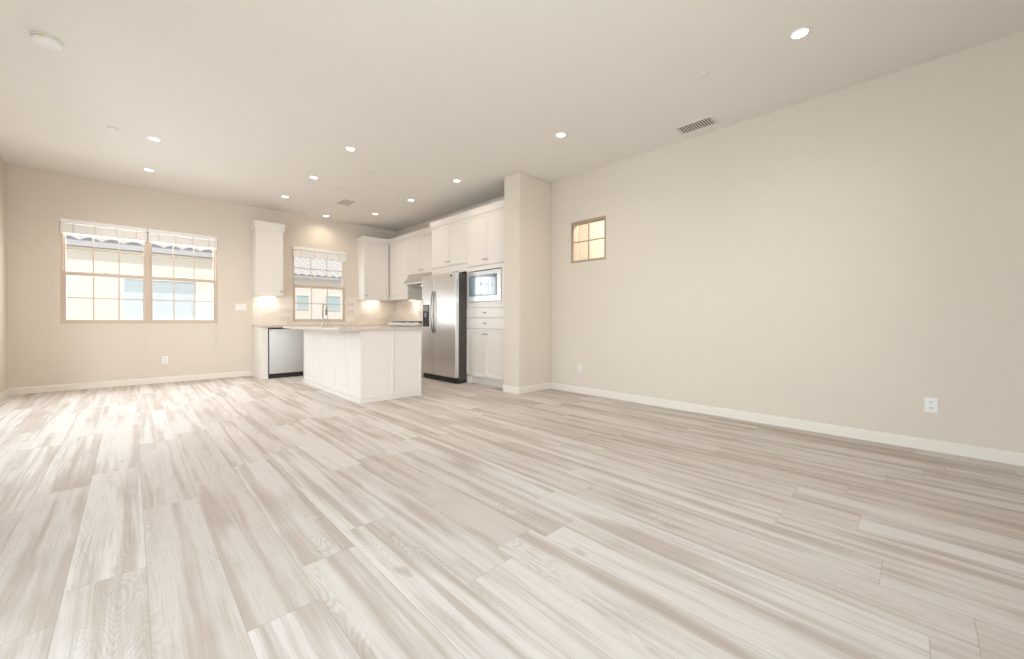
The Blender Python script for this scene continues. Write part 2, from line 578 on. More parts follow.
def hung_window(name, x0, x1, z0, z1, meet, label):
    """single hung window in a wall facing -Y; plane y=0 is the wall's inner face"""
    t = thing(name, label, 'window', ((x0 + x1) / 2, BW, z0))
    t['kind'] = 'structure'
    w = (x1 - x0) / 2
    h = z1 - z0
    f = 0.027
    fm = MB().box(-w, -w + f, 0.03, 0.13, 0, h).box(w - f, w, 0.03, 0.13, 0, h)
    fm.box(-w + f, w - f, 0.03, 0.13, 0, 0.026).box(-w + f, w - f, 0.03, 0.13, h - f, h)
    fm.build('frame', M['vinyl'], t)
    mz = meet - z0
    sash(t, 'upper_sash', -w + f, w - f, mz - 0.026, h - f, 0.085, 0.115, 0.022, 3, 2, M['vinyl'], 0.03)
    lo = sash(t, 'lower_sash', -w + f, w - f, 0.026, mz + 0.026, 0.040, 0.078, 0.028, 3, 2, M['vinyl'], 0.028, 0.052)
    MB().box(-0.03, 0.03, 0.035, 0.06, mz + 0.026, mz + 0.038).build('sash_lock', M['vinyl'], lo, 0.003)
    return t
hung_window('window_1', W1[0], 0.192, W1[2], W1[3], 1.662, 'left unit of the double back window')
hung_window('window_2', 0.192, W1[1], W1[2], W1[3], 1.662, 'right unit of the double back window')
hung_window('window_3', W2[0], W2[1], W2[2], W2[3], 1.672, 'kitchen window behind the faucet between the upper cabinets')

t = thing('window_4', 'small square four pane window high in the right wall', 'window', (KW, (W4[0] + W4[1]) / 2, W4[2]), -PI / 2)
t['kind'] = 'structure'
w, h = (W4[1] - W4[0]) / 2, W4[3] - W4[2]
f = 0.034
f = 0.026
MB().box(-w, -w + f, 0.004, 0.12, 0, h).box(w - f, w, 0.004, 0.12, 0, h).box(-w + f, w - f, 0.004, 0.12, 0, f).box(-w + f, w - f, 0.004, 0.12, h - f, h).build('frame', M['vinyl_dark'], t)
sash(t, 'sash', -w + f, w - f, f, h - f, 0.012, 0.034, 0.008, 2, 2, M['vinyl_dark'])
f = 0.034

t = thing('window_5', 'unseen wide three pane window added in the rear wall', 'window', ((W5[0] + W5[1]) / 2, RW_Y, W5[2]), PI)  # unseen window, added to bring in light from behind the camera
t['kind'] = 'structure'
w, h = (W5[1] - W5[0]) / 2, W5[3] - W5[2]
MB().box(-w, -w + f, 0.02, 0.12, 0, h).box(w - f, w, 0.02, 0.12, 0, h).box(-w + f, w - f, 0.02, 0.12, 0, f).box(-w + f, w - f, 0.02, 0.12, h - f, h).build('frame', M['vinyl'], t)
sash(t, 'sash', -w + f, w - f, f, h - f, 0.055, 0.085, 0.02, 3, 1, M['vinyl'])

# glazed sliding doors in the left wall
def sliding_door(name, DOOR, label):
    t = thing(name, label, 'door', (LW, (DOOR[0] + DOOR[1]) / 2, 0), PI / 2)
    t['kind'] = 'structure'
    w, h = (DOOR[1] - DOOR[0]) / 2, DOOR[2]
    MB().box(-w, -w + 0.05, 0.02, 0.14, 0, h).box(w - 0.05, w, 0.02, 0.14, 0, h).box(-w + 0.05, w - 0.05, 0.02, 0.14, 0, 0.03).box(-w + 0.05, w - 0.05, 0.02, 0.14, h - 0.05, h).build('frame', M['white_vinyl'], t)
    for i, (x0, x1, y) in enumerate(((-w + 0.05, 0.03, 0.085), (-0.03, w - 0.05, 0.04))):
        s = sash(t, 'door_leaf', x0, x1, 0.03, h - 0.05, y, y + 0.035, 0.07, 1, 1, M['white_vinyl'], 0.09)
        if i:
            MB().box(0.0, 0.02, y - 0.035, y, 0.92, 1.18).build('handle', M['white_vinyl'], s, 0.005)
sliding_door('door_1', DOORS[0], 'sliding glass door in the left wall beside the camera')
sliding_door('door_2', DOORS[1], 'sliding glass door in the left wall facing the island')

# ---------------------------------------------------------------- window blinds
def blind(x0, x1, z1, label, cord_x, cord_z):
    t = thing('window_blind', label, 'blind', ((x0 + x1) / 2, BW, z1), 0, 'raised blinds over the back windows')
    w = (x1 - x0) / 2 - 0.0025
    MB().box(-w, w, -0.022, 0.028, -0.062, -0.002).build('headrail', M['blind'], t, 0.006)
    sl = MB()
    n = 13
    for i in range(n):
        z = -0.066 - i * 0.0088
        sl.prism([(-0.024, z - 0.004), (0.001, z), (0.026, z - 0.004), (0.026, z - 0.0126), (0.001, z - 0.0086), (-0.024, z - 0.0126)], 0, -w + 0.004, w - 0.004)
    sl.build('slat_stack', M['blind'], t)
    MB().box(-w + 0.002, w - 0.002, -0.024, 0.026, -0.202, -0.184).build('bottom_rail', M['blind'], t, 0.004)
    for k in range(4):
        x = -w + 2 * w * (0.14 + 0.24 * k)
        MB().box(x - 0.011, x + 0.011, -0.0275, -0.0255, -0.19, -0.062).build('ladder_tape', M['tape'], t)
    c = MB().tube([(cord_x, -0.026, -0.05), (cord_x, -0.027, -0.4), (cord_x + 0.004, -0.02, cord_z - z1 + 0.05)], 0.0014, 6).build('pull_cord', M['cord'], t)
    MB().lathe([(0.002, 0.05), (0.006, 0.04), (0.009, 0.006), (0.006, 0.0), (0, 0)][::-1], 12, (cord_x + 0.004, -0.02, cord_z - z1)).build('tassel', M['cord'], c)
    return t
blind(W1[0], 0.192, W1[3], 'raised white blind over the left half of the double window', 0.41, 0.42)
blind(0.192, W1[1], W1[3], 'raised white blind over the right half of the double window', 0.41, 0.46)
blind(W2[0], W2[1], W2[3], 'raised white blind over the kitchen window', 0.47, 1.35)

# ---------------------------------------------------------------- cabinetry
def shaker(name, material, parent, x0, x1, z0, z1, y=0.0, th=0.02, stile=0.057, rec=0.010):
    """shaker front facing -Y, back on plane y, face at y-th"""
    b = MB()
    b.box(x0, x1, y - th, y, z0, z1)
    b.bm.faces.ensure_lookup_table()
    bmesh.ops.recalc_face_normals(b.bm, faces=b.bm.faces)
    face = min(b.bm.faces, key=lambda f_: f_.calc_center_median().y)
    s = min(stile, (x1 - x0) * 0.3, (z1 - z0) * 0.3)
    bmesh.ops.inset_region(b.bm, faces=[face], thickness=s, depth=0.0)
    bmesh.ops.inset_region(b.bm, faces=[face], thickness=0.003, depth=-rec)
    return b.build(name, material, parent, 0.0015, 1)

def bar_knob(parent, x, z, y):
    """small bar knob on a front at plane y"""
    b = MB()
    b.tube([(x, y + 0.001, z), (x, y - 0.022, z)], 0.005, 8)
    b.tube([(x - 0.022, y - 0.024, z), (x - 0.018, y - 0.026, z), (x + 0.018, y - 0.026, z), (x + 0.022, y - 0.024, z)], [0.005, 0.008, 0.008, 0.005], 10)
    return b.build('knob', M['nickel'], parent)

def crown(parent, x0, x1, d, z0, z1, left, right, back=None):
    """crown moulding along the front (and exposed ends) of a cabinet; out to .045"""
    prof = [(0.0, z0), (0.014, z0), (0.017, z0 + 0.006), (0.018, z0 + 0.070), (0.026, z0 + 0.084), (0.028, z1), (-0.02, z1), (-0.02, z0)]
    b = MB()
    pts = []
    if left:
        pts.append(('L', d))
    pts += [('FL', 0), ('FR', 0)]
    if right:
        pts.append(('R', d))
    rings = []
    for kind, dd in pts:
        ring = []
        for o, z in prof:
            if kind == 'L':
                p = (x0 - o, d, z)
            elif kind == 'R':
                p = (x1 + o, d, z)
            elif kind == 'FL':
                p = (x0 - (o if left else 0), -0.02 - o, z)
            else:
                p = (x1 + (o if right else 0), -0.02 - o, z)
            ring.append(b.bm.verts.new(p))
        rings.append(ring)
    n = len(prof)
    for a, c in zip(rings, rings[1:]):
        for i in range(n):
            j = (i + 1) % n
            b.bm.faces.new((a[i], a[j], c[j], c[i]))
    b.bm.faces.new(rings[0]); b.bm.faces.new(rings[-1][::-1])
    return b.build('crown_moulding', M['cab'], parent)

FX, FN = -PI / 2, 0.0        # cabinets facing -X, facing -Y
UB, CR0, CR1 = 1.44, 2.655, 2.762
G = 0.0022

# upper cabinet left of the kitchen window
t = thing('wall_cabinet', 'tall narrow white upper cabinet left of the kitchen window', 'cabinet', (1.566, 8.07, UB), FN, 'white upper cabinets')
hh = CR0 - UB - 0.02
MB().box(0, 0.43, 0, BW - 8.07, 0, hh + 0.03).build('body', M['cab'], t, 0.001, 1)
dr = shaker('door', M['cab'], t, G, 0.43 - G, 0, hh - 0.02)
bar_knob(dr, 0.39, 0.085, -0.02)
crown(t, 0, 0.43, BW - 8.07, hh - 0.02, CR1 - UB - 0.02, True, True)

# upper cabinet right of the kitchen window, to the corner
t = thing('wall_cabinet', 'white upper cabinet right of the kitchen window, reaching the corner', 'cabinet', (3.497, 8.07, UB), FN, 'white upper cabinets')
hh = CR0 - UB
MB().box(0, KX - 3.497, 0, BW - 8.07, 0, hh + 0.03).build('body', M['cab'], t, 0.001, 1)
dr = shaker('door', M['cab'], t, G, 0.548, 0, hh)
bar_knob(dr, 0.045, 0.085, -0.02)
crown(t, 0, 4.07 - 3.497 - 0.022, BW - 8.07, hh, CR1 - UB, True, False)

# right-wall upper, between the corner and the hood
UX = 4.07
t = thing('wall_cabinet', 'white upper cabinet between the kitchen corner and the range hood', 'cabinet', (UX, 8.045, UB), FX, 'white upper cabinets')
w = 8.045 - 7.243
MB().box(0, w, 0, KX - UX, 0, hh + 0.03).build('body', M['cab'], t, 0.001, 1)
dr = shaker('door', M['cab'], t, 0.03, w - G, 0, hh)
bar_knob(dr, w - 0.50, 0.085, -0.02)
crown(t, -0.0, w, KX - UX, hh, CR1 - UB, False, False)

# short cabinet over the hood
HB = 1.915
t = thing('wall_cabinet', 'short white two-door cabinet above the range hood', 'cabinet', (UX, 7.24, HB), FX, 'white upper cabinets')
w = 7.24 - 6.128
hh = CR0 - HB
MB().box(0, w, 0, KX - UX, 0, hh + 0.03).build('body', M['cab'], t, 0.001, 1)
for x0, x1, kx in ((G, 0.53 - G, 0.48), (0.53 + G, w - G, 0.58)):
    dr = shaker('door', M['cab'], t, x0, x1, 0.004, hh)
    bar_knob(dr, kx, 0.075, -0.02)
crown(t, 0, w, KX - UX, hh, CR1 - HB, False, False)

# range hood: sloped canopy with a front lip
t = thing('range_hood', 'white slanted under-cabinet range hood over the cooktop', 'range hood', (UX, 7.19, 1.71), FX)
w = 7.19 - 6.14
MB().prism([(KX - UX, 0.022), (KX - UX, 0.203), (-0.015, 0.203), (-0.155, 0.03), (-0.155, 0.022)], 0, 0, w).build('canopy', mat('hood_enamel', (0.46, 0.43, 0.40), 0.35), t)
MB().box(0, w, -0.16, KX - UX, 0, 0.024).build('lip', M['plastic'], t, 0.003)
MB().box(0.15, w - 0.15, -0.05, 0.2, -0.004, 0.002).build('filter_screen', M['nickel'], t)
MB().lathe([(0.0, -0.008), (0.035, -0.008), (0.04, 0.0)], 20, (0.30, 0.12, 0.0)).build('lamp_lens', M['led'], t)

# fridge cabinet and pantry (deep, full height line)
TX = 3.92
FY0, FY1, PY0 = 5.092, 6.125, 4.135
ZB = 1.805
t = thing('wall_cabinet', 'deep white two-door cabinet above the refrigerator', 'cabinet', (TX, FY1, ZB), FX, 'white upper cabinets')
w = FY1 - FY0
hh = CR0 - ZB
MB().box(0, w - 0.001, 0, KX - TX, 0, hh + 0.03).build('body', M['cab'], t, 0.001, 1)
MB().box(0, w - 0.001, -0.012, 0.0, 0, 0.13).build('bottom_rail', M['cab'], t, 0.001, 1)
sp = FY1 - 5.60
for x0, x1, kx in ((G, sp - G, sp - 0.035), (sp + G, w - 2 * G, sp + 0.035)):
    dr = shaker('door', M['cab'], t, x0, x1, 0.135, hh)
    bar_knob(dr, kx, 0.205, -0.02)
crown(t, 0, w, KX - TX, hh, CR1 - ZB, True, False)
MB().box(0, 0.02, 0.0, KX - TX, -ZB, 0).build('side_panel', M['cab'], t)

t = thing('pantry_cabinet', 'tall white pantry cabinet with microwave niche, drawers and doors beside the stub wall', 'cabinet', (TX, FY0, 0), FX)
w = FY0 - PY0
b = MB()
b.box(0, w, 0.012, KX - TX, 0.12, 1.29)
b.box(0, w, 0.012, KX - TX, 1.79, CR0 + 0.03)
b.box(0, 0.02, 0.012, KX - TX, 1.29, 1.79).box(w - 0.02, w, 0.012, KX - TX, 1.29, 1.79).box(0.02, w - 0.02, KX - TX - 0.02, KX - TX, 1.29, 1.79)
b.build('body', M['cab'], t)
fr = MB()
for x0, x1, z0, z1 in ((0, 0.05, 1.30, 1.79), (0.828, w, 1.30, 1.79), (0, w, 1.79, 1.86), (0, w, 1.212, 1.30)):
    fr.box(x0, x1, -0.012, 0.012, z0, z1)
fr.build('face_frame', M['cab'], t, 0.001, 1)
MB().box(0.0, w, 0.07, 0.09, 0, 0.12).build('toe_kick', M['cab'], t)
MB().box(0.0, 0.045, -0.012, KX - TX, 0, 0.12).build('side_panel', M['cab'], t)
sp = FY0 - 4.612
for x0, x1, kx in ((G, sp - G, sp - 0.035), (sp + G, w - G, sp + 0.035)):
    dr = shaker('door', M['cab'], t, x0, x1, 1.865, CR0, 0.0)
    bar_knob(dr, kx, 1.945, -0.02)
    dr = shaker('door', M['cab'], t, x0, x1, 0.135, 0.878, 0.0)
    bar_knob(dr, kx, 0.80, -0.02)
for z0, z1 in ((0.884, 1.046), (1.052, 1.206)):
    dr = MB().box(G, w - G, -0.02, 0.0, z0, z1).build('drawer', M['cab'], t, 0.002)
    bar_knob(dr, sp, (z0 + z1) / 2, -0.02)
crown(t, 0, w, KX - TX, CR0, CR1, False, False)

# microwave with its steel trim kit, in the niche
t = thing('microwave_oven', 'built-in microwave with pale steel trim in the pantry niche', 'microwave', (TX, FY0 - 0.052, 1.304), FX)
w, h = 0.774, 0.470
MB().box(0.06, w - 0.06, 0.0, 0.36, 0.04, h - 0.04).build('body', M['grey_plastic'], t)
b = MB()
b.box(0, 0.03, -0.028, 0.0, 0, h).box(w - 0.08, w, -0.028, 0.0, 0, h).box(0.03, w - 0.08, -0.028, 0.0, 0, 0.085).box(0.03, w - 0.08, -0.028, 0.0, h - 0.065, h)
b.build('trim_frame', M['steel_pale'], t, 0.003)
dr = MB().box(0.032, w - 0.082, -0.034, 0.0, 0.087, h - 0.067).build('door', M['black_glass'], t, 0.004)
MB().box(0.085, w - 0.20, -0.0355, -0.033, 0.13, h - 0.105).build('door_window', M['oven_window'], dr)
MB().box(w - 0.185, w - 0.10, -0.0355, -0.033, 0.12, h - 0.105).build('control_panel', M['black_glass'], dr)
MB().box(w - 0.15, w - 0.10, -0.0365, -0.033, h - 0.10, h - 0.08).build('display', M['black'], dr)

# ---------------------------------------------------------------- refrigerator
RY1, RY0, RX = 6.085, 5.092, 3.68
t = thing('refrigerator', 'stainless side-by-side refrigerator with black ice dispenser', 'refrigerator', (RX, RY1, 0), FX)
w = RY1 - RY0
MB().box(0.004, w - 0.004, 0.075, KX - RX - 0.02, 0.03, 1.755).build('body', M['dark_side'], t, 0.006)
sx = 0.372
fz0, fz1 = 0.095, 1.775
def bowed_door(name, x0, x1):
    n = 14
    front = [(x0 + (x1 - x0) * i / n, 0.002 - 0.006 * math.sin(PI * i / n) ** 0.8) for i in range(n + 1)]
    o = MB().prism([(x0, 0.07)] + front + [(x1, 0.07)], 2, fz0, fz1).build(name, M['steel'], t, 0.006, 2)
    for p in o.data.polygons:
        p.use_smooth = abs(p.normal.z) < 0.5 and p.normal.y < -0.5
    return o
fd = bowed_door('freezer_door', 0, sx - 0.003)
rd = bowed_door('fridge_door', sx + 0.003, w)
for par, x in ((fd, sx - 0.022), (rd, sx + 0.045)):
    pth = []
    for i in range(17):
        a = i / 16
        pth.append((x, 0.004 - 0.045 * math.sin(PI * a) ** 0.6, 0.80 + 0.70 * a))
    MB().tube(pth, 0.012, 10).build('handle', M['dark_nickel'], par)
dp = MB().box(0.045, 0.245, -0.012, 0.001, 0.90, 1.275).build('dispenser', M['black'], fd, 0.006)
MB().box(0.06, 0.23, -0.017, -0.011, 1.165, 1.26).build('dispenser_controls', M['grey_plastic'], dp, 0.003)
MB().box(0.12, 0.17, -0.024, -0.011, 1.06, 1.14).build('dispenser_lever', M['grey_plastic'], dp, 0.003)
MB().box(0.06, 0.23, -0.020, -0.011, 0.91, 0.925).build('drip_tray', M['black'], dp, 0.002)
MB().box(w - 0.14, w - 0.085, -0.006, 0.004, 1.712, 1.735).build('badge', M['black'], rd)
b = MB().box(0.01, w - 0.01, 0.03, 0.08, 0.012, 0.085)
b.build('kick_grille', M['black'], t, 0.004)
for x in (0.06, w - 0.06):
    MB().box(x - 0.035, x + 0.035, 0.05, 0.13, 0.0, 0.03).build('foot', M['black'], t, 0.004)
    MB().box(x - 0.05, x + 0.05, 0.02, 0.13, 1.757, 1.785).build('hinge_cover', M['grey_plastic'], t, 0.004)

# ---------------------------------------------------------------- base units along the back and right wall
CT0, CT1 = 0.876, 0.912
BY = 7.74
t = thing('cabinet_end_panel', 'white end panel closing the back counter beside the dishwasher', 'cabinet panel', (1.585, BY, 0), FN)
MB().box(0, 0.098, 0.0, BW - BY, 0.0, CT0).build('panel', M['cab'], t, 0.002)
MB().box(-0.012, 0.0, 0.0, BW - BY - 0.0145, 0, 0.085).box(-0.012, 0.098, -0.012, 0.0, 0, 0.085).build('base_moulding', M['cab'], t, 0.002)

t = thing('dishwasher', 'pale stainless dishwasher under the back counter with black toe kick', 'dishwasher', (1.688, BY, 0), FN)
MB().box(0.002, 0.596, 0.0, 0.55, 0.075, CT0 - 0.005).build('body', M['black'], t)
dr = MB().box(0.010, 0.594, -0.028, 0.0, 0.082, 0.848).build('door', M['steel_pale'], t, 0.004)
MB().box(0.022, 0.05, -0.030, -0.027, 0.815, 0.824).build('badge', M['black'], dr)
MB().box(0.006, 0.594, -0.02, 0.004, 0.852, 0.872).build('control_strip', M['black'], t, 0.002)
MB().box(0.002, 0.596, 0.0, 0.06, 0.0, 0.075).build('toe_kick', M['black'], t)

def base_cabinet(label, loc, rz, w, d, kind):
    t = thing('base_cabinet', label, 'cabinet', loc, rz, 'white base cabinets')
    MB().box(0, w, 0, d, 0.1, CT0).build('body', M['cab'], t)
    MB().box(0, w, 0.07, 0.09, 0, 0.1).build('toe_kick', M['cab'], t)
    if kind == 'doors':
        for x0, x1, kx in ((G, w / 2 - G, w / 2 - 0.035), (w / 2 + G, w - G, w / 2 + 0.035)):
            dr = shaker('door', M['cab'], t, x0, x1, 0.105, 0.72)
            bar_knob(dr, kx, 0.65, -0.02)
        dr = MB().box(G, w - G, -0.02, 0, 0.724, CT0 - 0.004).build('drawer_front', M['cab'], t, 0.002)
    else:
        for z0, z1 in ((0.105, 0.40), (0.404, 0.70), (0.704, CT0 - 0.004)):
            dr = MB().box(G, w - G, -0.02, 0, z0, z1).build('drawer', M['cab'], t, 0.002)
            bar_knob(dr, w / 2, (z0 + z1) / 2, -0.02)
    return t
base_cabinet('white sink cabinet under the kitchen window, right of the dishwasher', (2.29, BY, 0), FN, 0.92, BW - BY, 'doors')
base_cabinet('white corner cabinet between the sink cabinet and the right wall', (3.213, BY, 0), FN, 3.735 - 3.213, BW - BY, 'doors')
base_cabinet('white drawer cabinet between the corner and the cooktop', (3.75, BY - 0.022, 0), FX, 0.398, KX - 3.75, 'drawers')
base_cabinet('white cabinet under the cooktop beside the refrigerator', (3.75, 7.316, 0), FX, 7.316 - 6.13, KX - 3.752, 'doors')

b = MB().prism([(1.572, BW), (1.572, 7.70), (3.715, 7.70), (3.715, 6.123), (KX, 6.123), (KX, BW)], 2, CT0, CT1)
tag(b.build('kitchen_worktop', M['quartz'], None, 0.003), 'L-shaped beige stone worktop along the back wall under the kitchen window', 'worktop')

# tile backsplash, thin slab around the kitchen window
def slab_holes(name, label):
    b = MB()
    y0, y1 = BW - 0.010, BW
    z1 = 1.505
    b.box(1.583, W2[0], y0, y1, CT1, z1)
    b.box(W2[0], W2[1], y0, y1, CT1, W2[2])
    b.box(W2[1], KX, y0, y1, CT1, z1)
    o = b.build(name, M['tile'])
    o['kind'] = 'structure'
    b = MB().box(KX - 0.010, KX, 6.123, 7.243, CT1, 1.91).box(KX - 0.010, KX, 7.243, BW - 0.010, CT1, UB)
    o2 = b.build('wall_tile_right', M['tile'])
    o2['kind'] = 'structure'
slab_holes('wall_tile_back', None)

# cooktop
t = thing('cooktop', 'gas cooktop, its bright reflection painted on as white, with black grates on the right-wall worktop', 'cooktop', (3.64, 7.30, CT1), FX)
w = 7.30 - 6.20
MB().box(0, w, 0.0, 0.66, 0.001, 0.05).build('body', M['plastic'], t, 0.01, 3)  # bright reflection on the steel front put into the white body colour
for i in range(3):
    x0 = 0.04 + i * (w - 0.08) / 3
    x1 = x0 + (w - 0.08) / 3 - 0.012
    g = MB()
    for x in (x0, (x0 + x1) / 2 - 0.006, x1 - 0.012):
        g.box(x, x + 0.012, 0.10, 0.62, 0.062, 0.076)
    for y in (0.10, 0.23, 0.354, 0.48, 0.608):
        g.box(x0, x1, y, y + 0.012, 0.0622, 0.0758)
    for x in (x0, x1 - 0.012):
        for y in (0.10, 0.608):
            g.box(x, x + 0.012, y, y + 0.012, 0.049, 0.063)
    g.build('grate', M['iron'], t)
    for y in (0.23, 0.49):
        MB().lathe([(0.05, 0.049), (0.05, 0.056), (0.03, 0.060), (0, 0.060)], 20, ((x0 + x1) / 2, y, 0)).build('burner', M['iron'], t)
for i in range(5):
    x = 0.14 + i * (w - 0.28) / 4
    MB().lathe([(0.020, 0.049), (0.018, 0.066), (0.0, 0.067)], 16, (x, 0.05, 0.0)).build('knob', M['nickel'], t)

# faucet
t = thing('kitchen_faucet', 'chrome gooseneck faucet in front of the kitchen window', 'faucet', (2.743, 8.25, CT1))
MB().lathe([(0.030, 0.0), (0.030, 0.008), (0.022, 0.014), (0.019, 0.05), (0.017, 0.16), (0.0, 0.16)], 20).build('base', M['chrome'], t)
pth = [(0, 0, 0.14), (0, 0, 0.32)] + [(0, -0.095 + 0.095 * math.cos(a), 0.32 + 0.095 * math.sin(a)) for a in [PI * k / 14 for k in range(1, 14)]] + [(0, -0.19, 0.32), (0, -0.19, 0.29)]
MB().tube(pth, 0.0125, 12).build('spout', M['chrome'], t)
MB().tube([(0, -0.19, 0.295), (0, -0.192, 0.24), (0, -0.194, 0.195)], [0.015, 0.019, 0.017], 12).build('spray_head', M['nickel'], t)
MB().tube([(0.015, 0, 0.10), (0.04, 0, 0.105), (0.05, -0.01, 0.12), (0.085, -0.02, 0.15)], [0.011, 0.011, 0.008, 0.006], 10).build('lever', M['chrome'], t)

# ---------------------------------------------------------------- island
IX0, IX1, IY0, IY1 = 1.994, 2.828, 4.688, 6.90
t = thing('kitchen_island', 'white panelled kitchen island in front of the refrigerator', 'kitchen island', (IX0, IY0, 0))
w, d = IX1 - IX0, IY1 - IY0
MB().box(0.02, w - 0.02, 0.02, d - 0.02, 0, CT0).build('body', M['cab'], t)
# end facing the living room: two shaker panels
for x0, x1 in ((0.0, w / 2 + 0.022), (w / 2 + 0.026, w)):
    shaker('end_panel', M['cab'], t, x0, x1, 0.046, CT0 - 0.001, 0.02, 0.02, 0.055, 0.009)
# seating side (facing -X): five panels
sd = bpy.data.objects.new('seating_side', None)
for i in range(5):
    L_ = (d - 0.0202 - 0.001) / 5
    y1 = d - i * L_
    p = shaker('side_panel', M['cab'], t, G / 2, L_ - G / 2, 0.046, CT0 - 0.001, 0.02, 0.02, 0.075, 0.009)
    p.rotation_euler = (0, 0, -PI / 2)
    p.location = (0.0, y1, 0)
bpy.data.objects.remove(sd)
# back end and kitchen side
for x0, x1 in ((0.0, w / 2 - 0.001), (w / 2 + 0.001, w)):
    p = shaker('end_panel', M['cab'], t, -x1, -x0, 0.046, CT0 - 0.001, 0.0, 0.02, 0.055, 0.006)
    p.rotation_euler = (0, 0, PI)
    p.location = (0, d - 0.02, 0)
for i in range(3):
    L_ = (d - 0.042) / 3
    p = shaker('door', M['cab'], t, i * L_ + G, (i + 1) * L_ - G, 0.105, CT0 - 0.004, 0.0, 0.02)
    p.rotation_euler = (0, 0, PI / 2)
    p.location = (w - 0.02, 0.021, 0)
    bar_knob(p, i * L_ + 0.05, 0.78, -0.02)
b = MB()
b.box(-0.014, w + 0.0, -0.014, 0.0, 0, 0.045).box(-0.014, 0.0, 0.0, d + 0.014, 0, 0.045).box(0, w, d, d + 0.014, 0, 0.045)
b.build('base_moulding', M['cab'], t, 0.002)
b = MB().box(1.716, 2.855, 4.655, 6.95, CT0, CT1)
tag(b.build('island_countertop', M['quartz'], None, 0.003), 'beige stone slab lying on the island, overhanging its seating side', 'countertop')

# ---------------------------------------------------------------- electrical plates
def plate_outlet(label, loc, rz, w=0.072, h=0.116, group='white duplex outlets'):
    t = thing('wall_outlet', label, 'outlet', loc, rz, group)
    MB().box(-w / 2, w / 2, -0.006, 0, -h / 2, h / 2).build('cover_plate', M['plastic'], t, 0.003)
    for zc in (-0.024, 0.024):
        r = MB().box(-0.017, 0.017, -0.008, -0.005, zc - 0.0145, zc + 0.0145).build('receptacle', M['plastic'], t, 0.004)
        for x in (-0.006, 0.006):
            MB().box(x - 0.0016, x + 0.0016, -0.0088, -0.0078, zc - 0.002, zc + 0.008).build('slot', M['slot'], r)
        MB().box(-0.0025, 0.0025, -0.0088, -0.0078, zc - 0.010, zc - 0.005).build('slot', M['slot'], r)
    return t
plate_outlet('white duplex outlet on the long bare stretch of the right wall', (KW, -0.069, 0.358), FX)
plate_outlet('white duplex outlet low on the right wall below the small square window', (KW, 3.287, 0.352), FX)
plate_outlet('white duplex outlet low on the back wall below the double window', (0.39, BW, 0.36), FN)
plate_outlet('white duplex outlet in the tile backsplash under the narrow upper cabinet', (1.945, BW - 0.010, 1.225), FN)
t = thing('wall_outlet', 'flush white outlet plate on the end of the kitchen island', 'outlet', (2.162, IY0 + 0.0095, 0.69), FN)
MB().box(-0.036, 0.036, -0.005, 0, -0.058, 0.058).build('cover_plate', M['cab'], t, 0.003)
MB().box(-0.017, 0.017, -0.0065, -0.004, -0.034, 0.034).build('receptacle', M['cab'], t, 0.001)

t = thing('light_switch', 'white three-gang switch plate between the double window and the narrow upper cabinet', 'light switch', (1.405, BW, 1.235), FN)
MB().box(-0.082, 0.082, -0.006, 0, -0.058, 0.058).build('cover_plate', M['plastic'], t, 0.003)
for x in (-0.046, 0, 0.046):
    MB().prism([(-0.005, -0.033), (-0.011, -0.033), (-0.0075, 0.033), (-0.005, 0.033)], 0, x - 0.0165, x + 0.0165).build('rocker', M['plastic'], t, 0.001, 1)

# ---------------------------------------------------------------- ceiling fittings
def make_downlight():
    t = thing('recessed_downlight', 'x', 'downlight', (0, 0, H), 0, 'recessed ceiling downlights')
    MB().lathe([(0.046, -0.001), (0.050, -0.005), (0.066, -0.004), (0.070, 0.0), (0.046, 0.0)], 36).build('trim_ring', M['trim_ring'], t)
    MB().lathe([(0.0, -0.004), (0.038, -0.0035), (0.047, -0.0015), (0.047, 0.0)], 36).build('lens', M['lens'], t)
    return t
def lamp_light(t, watt):
    d = bpy.data.lights.new('downlight_glow', 'SPOT')
    d.energy, d.color = watt, DOWN_COL
    d.spot_size, d.spot_blend = math.radians(150), 0.9
    d.shadow_soft_size = 0.06
    o = bpy.data.objects.new('glow', d)
    COL.objects.link(o)
    o.parent = t
    o.location = (0, 0, -0.012)
spots = [
    (3.414, 0.603, 'downlight nearest the camera, alone over the right wall'),
    (3.403, 2.752, 'downlight over the right wall, between the vent and the stub wall'),
    (1.888, 4.733, 'downlight over the living-room end of the island'),
    (0.197, 6.028, 'downlight near the double window, nearer the camera of the two'),
    (0.183, 7.329, 'downlight near the double window, closer to the window of the two'),
    (3.43, 4.716, 'downlight just in front of the pantry cabinet'),
    (1.891, 6.044, 'downlight over the far end of the island, beside two round cover plates'),
    (1.845, 7.323, 'downlight in front of the narrow upper cabinet left of the kitchen window'),
    (2.758, 8.112, 'downlight close to the back wall above the kitchen window'),
    (3.38, 7.279, 'downlight in the kitchen corner in front of the corner upper cabinets'),
    (3.422, 6.013, 'downlight in front of the cabinet above the refrigerator'),
]
proto = make_downlight()
for i, (x, y, lab) in enumerate(spots):
    o = proto if i == 0 else copy_tree(proto)
    o.location = (x, y, H)
    o['label'] = lab
    lights_to_add = o
roots = [o for o in C.objects if o.name.startswith('recessed_downlight')]
for o in roots:
    lamp_light(o, DOWN_W * (2.6 if o.location.x < 1.0 else 1.0))      # the pair by the double window burns brighter

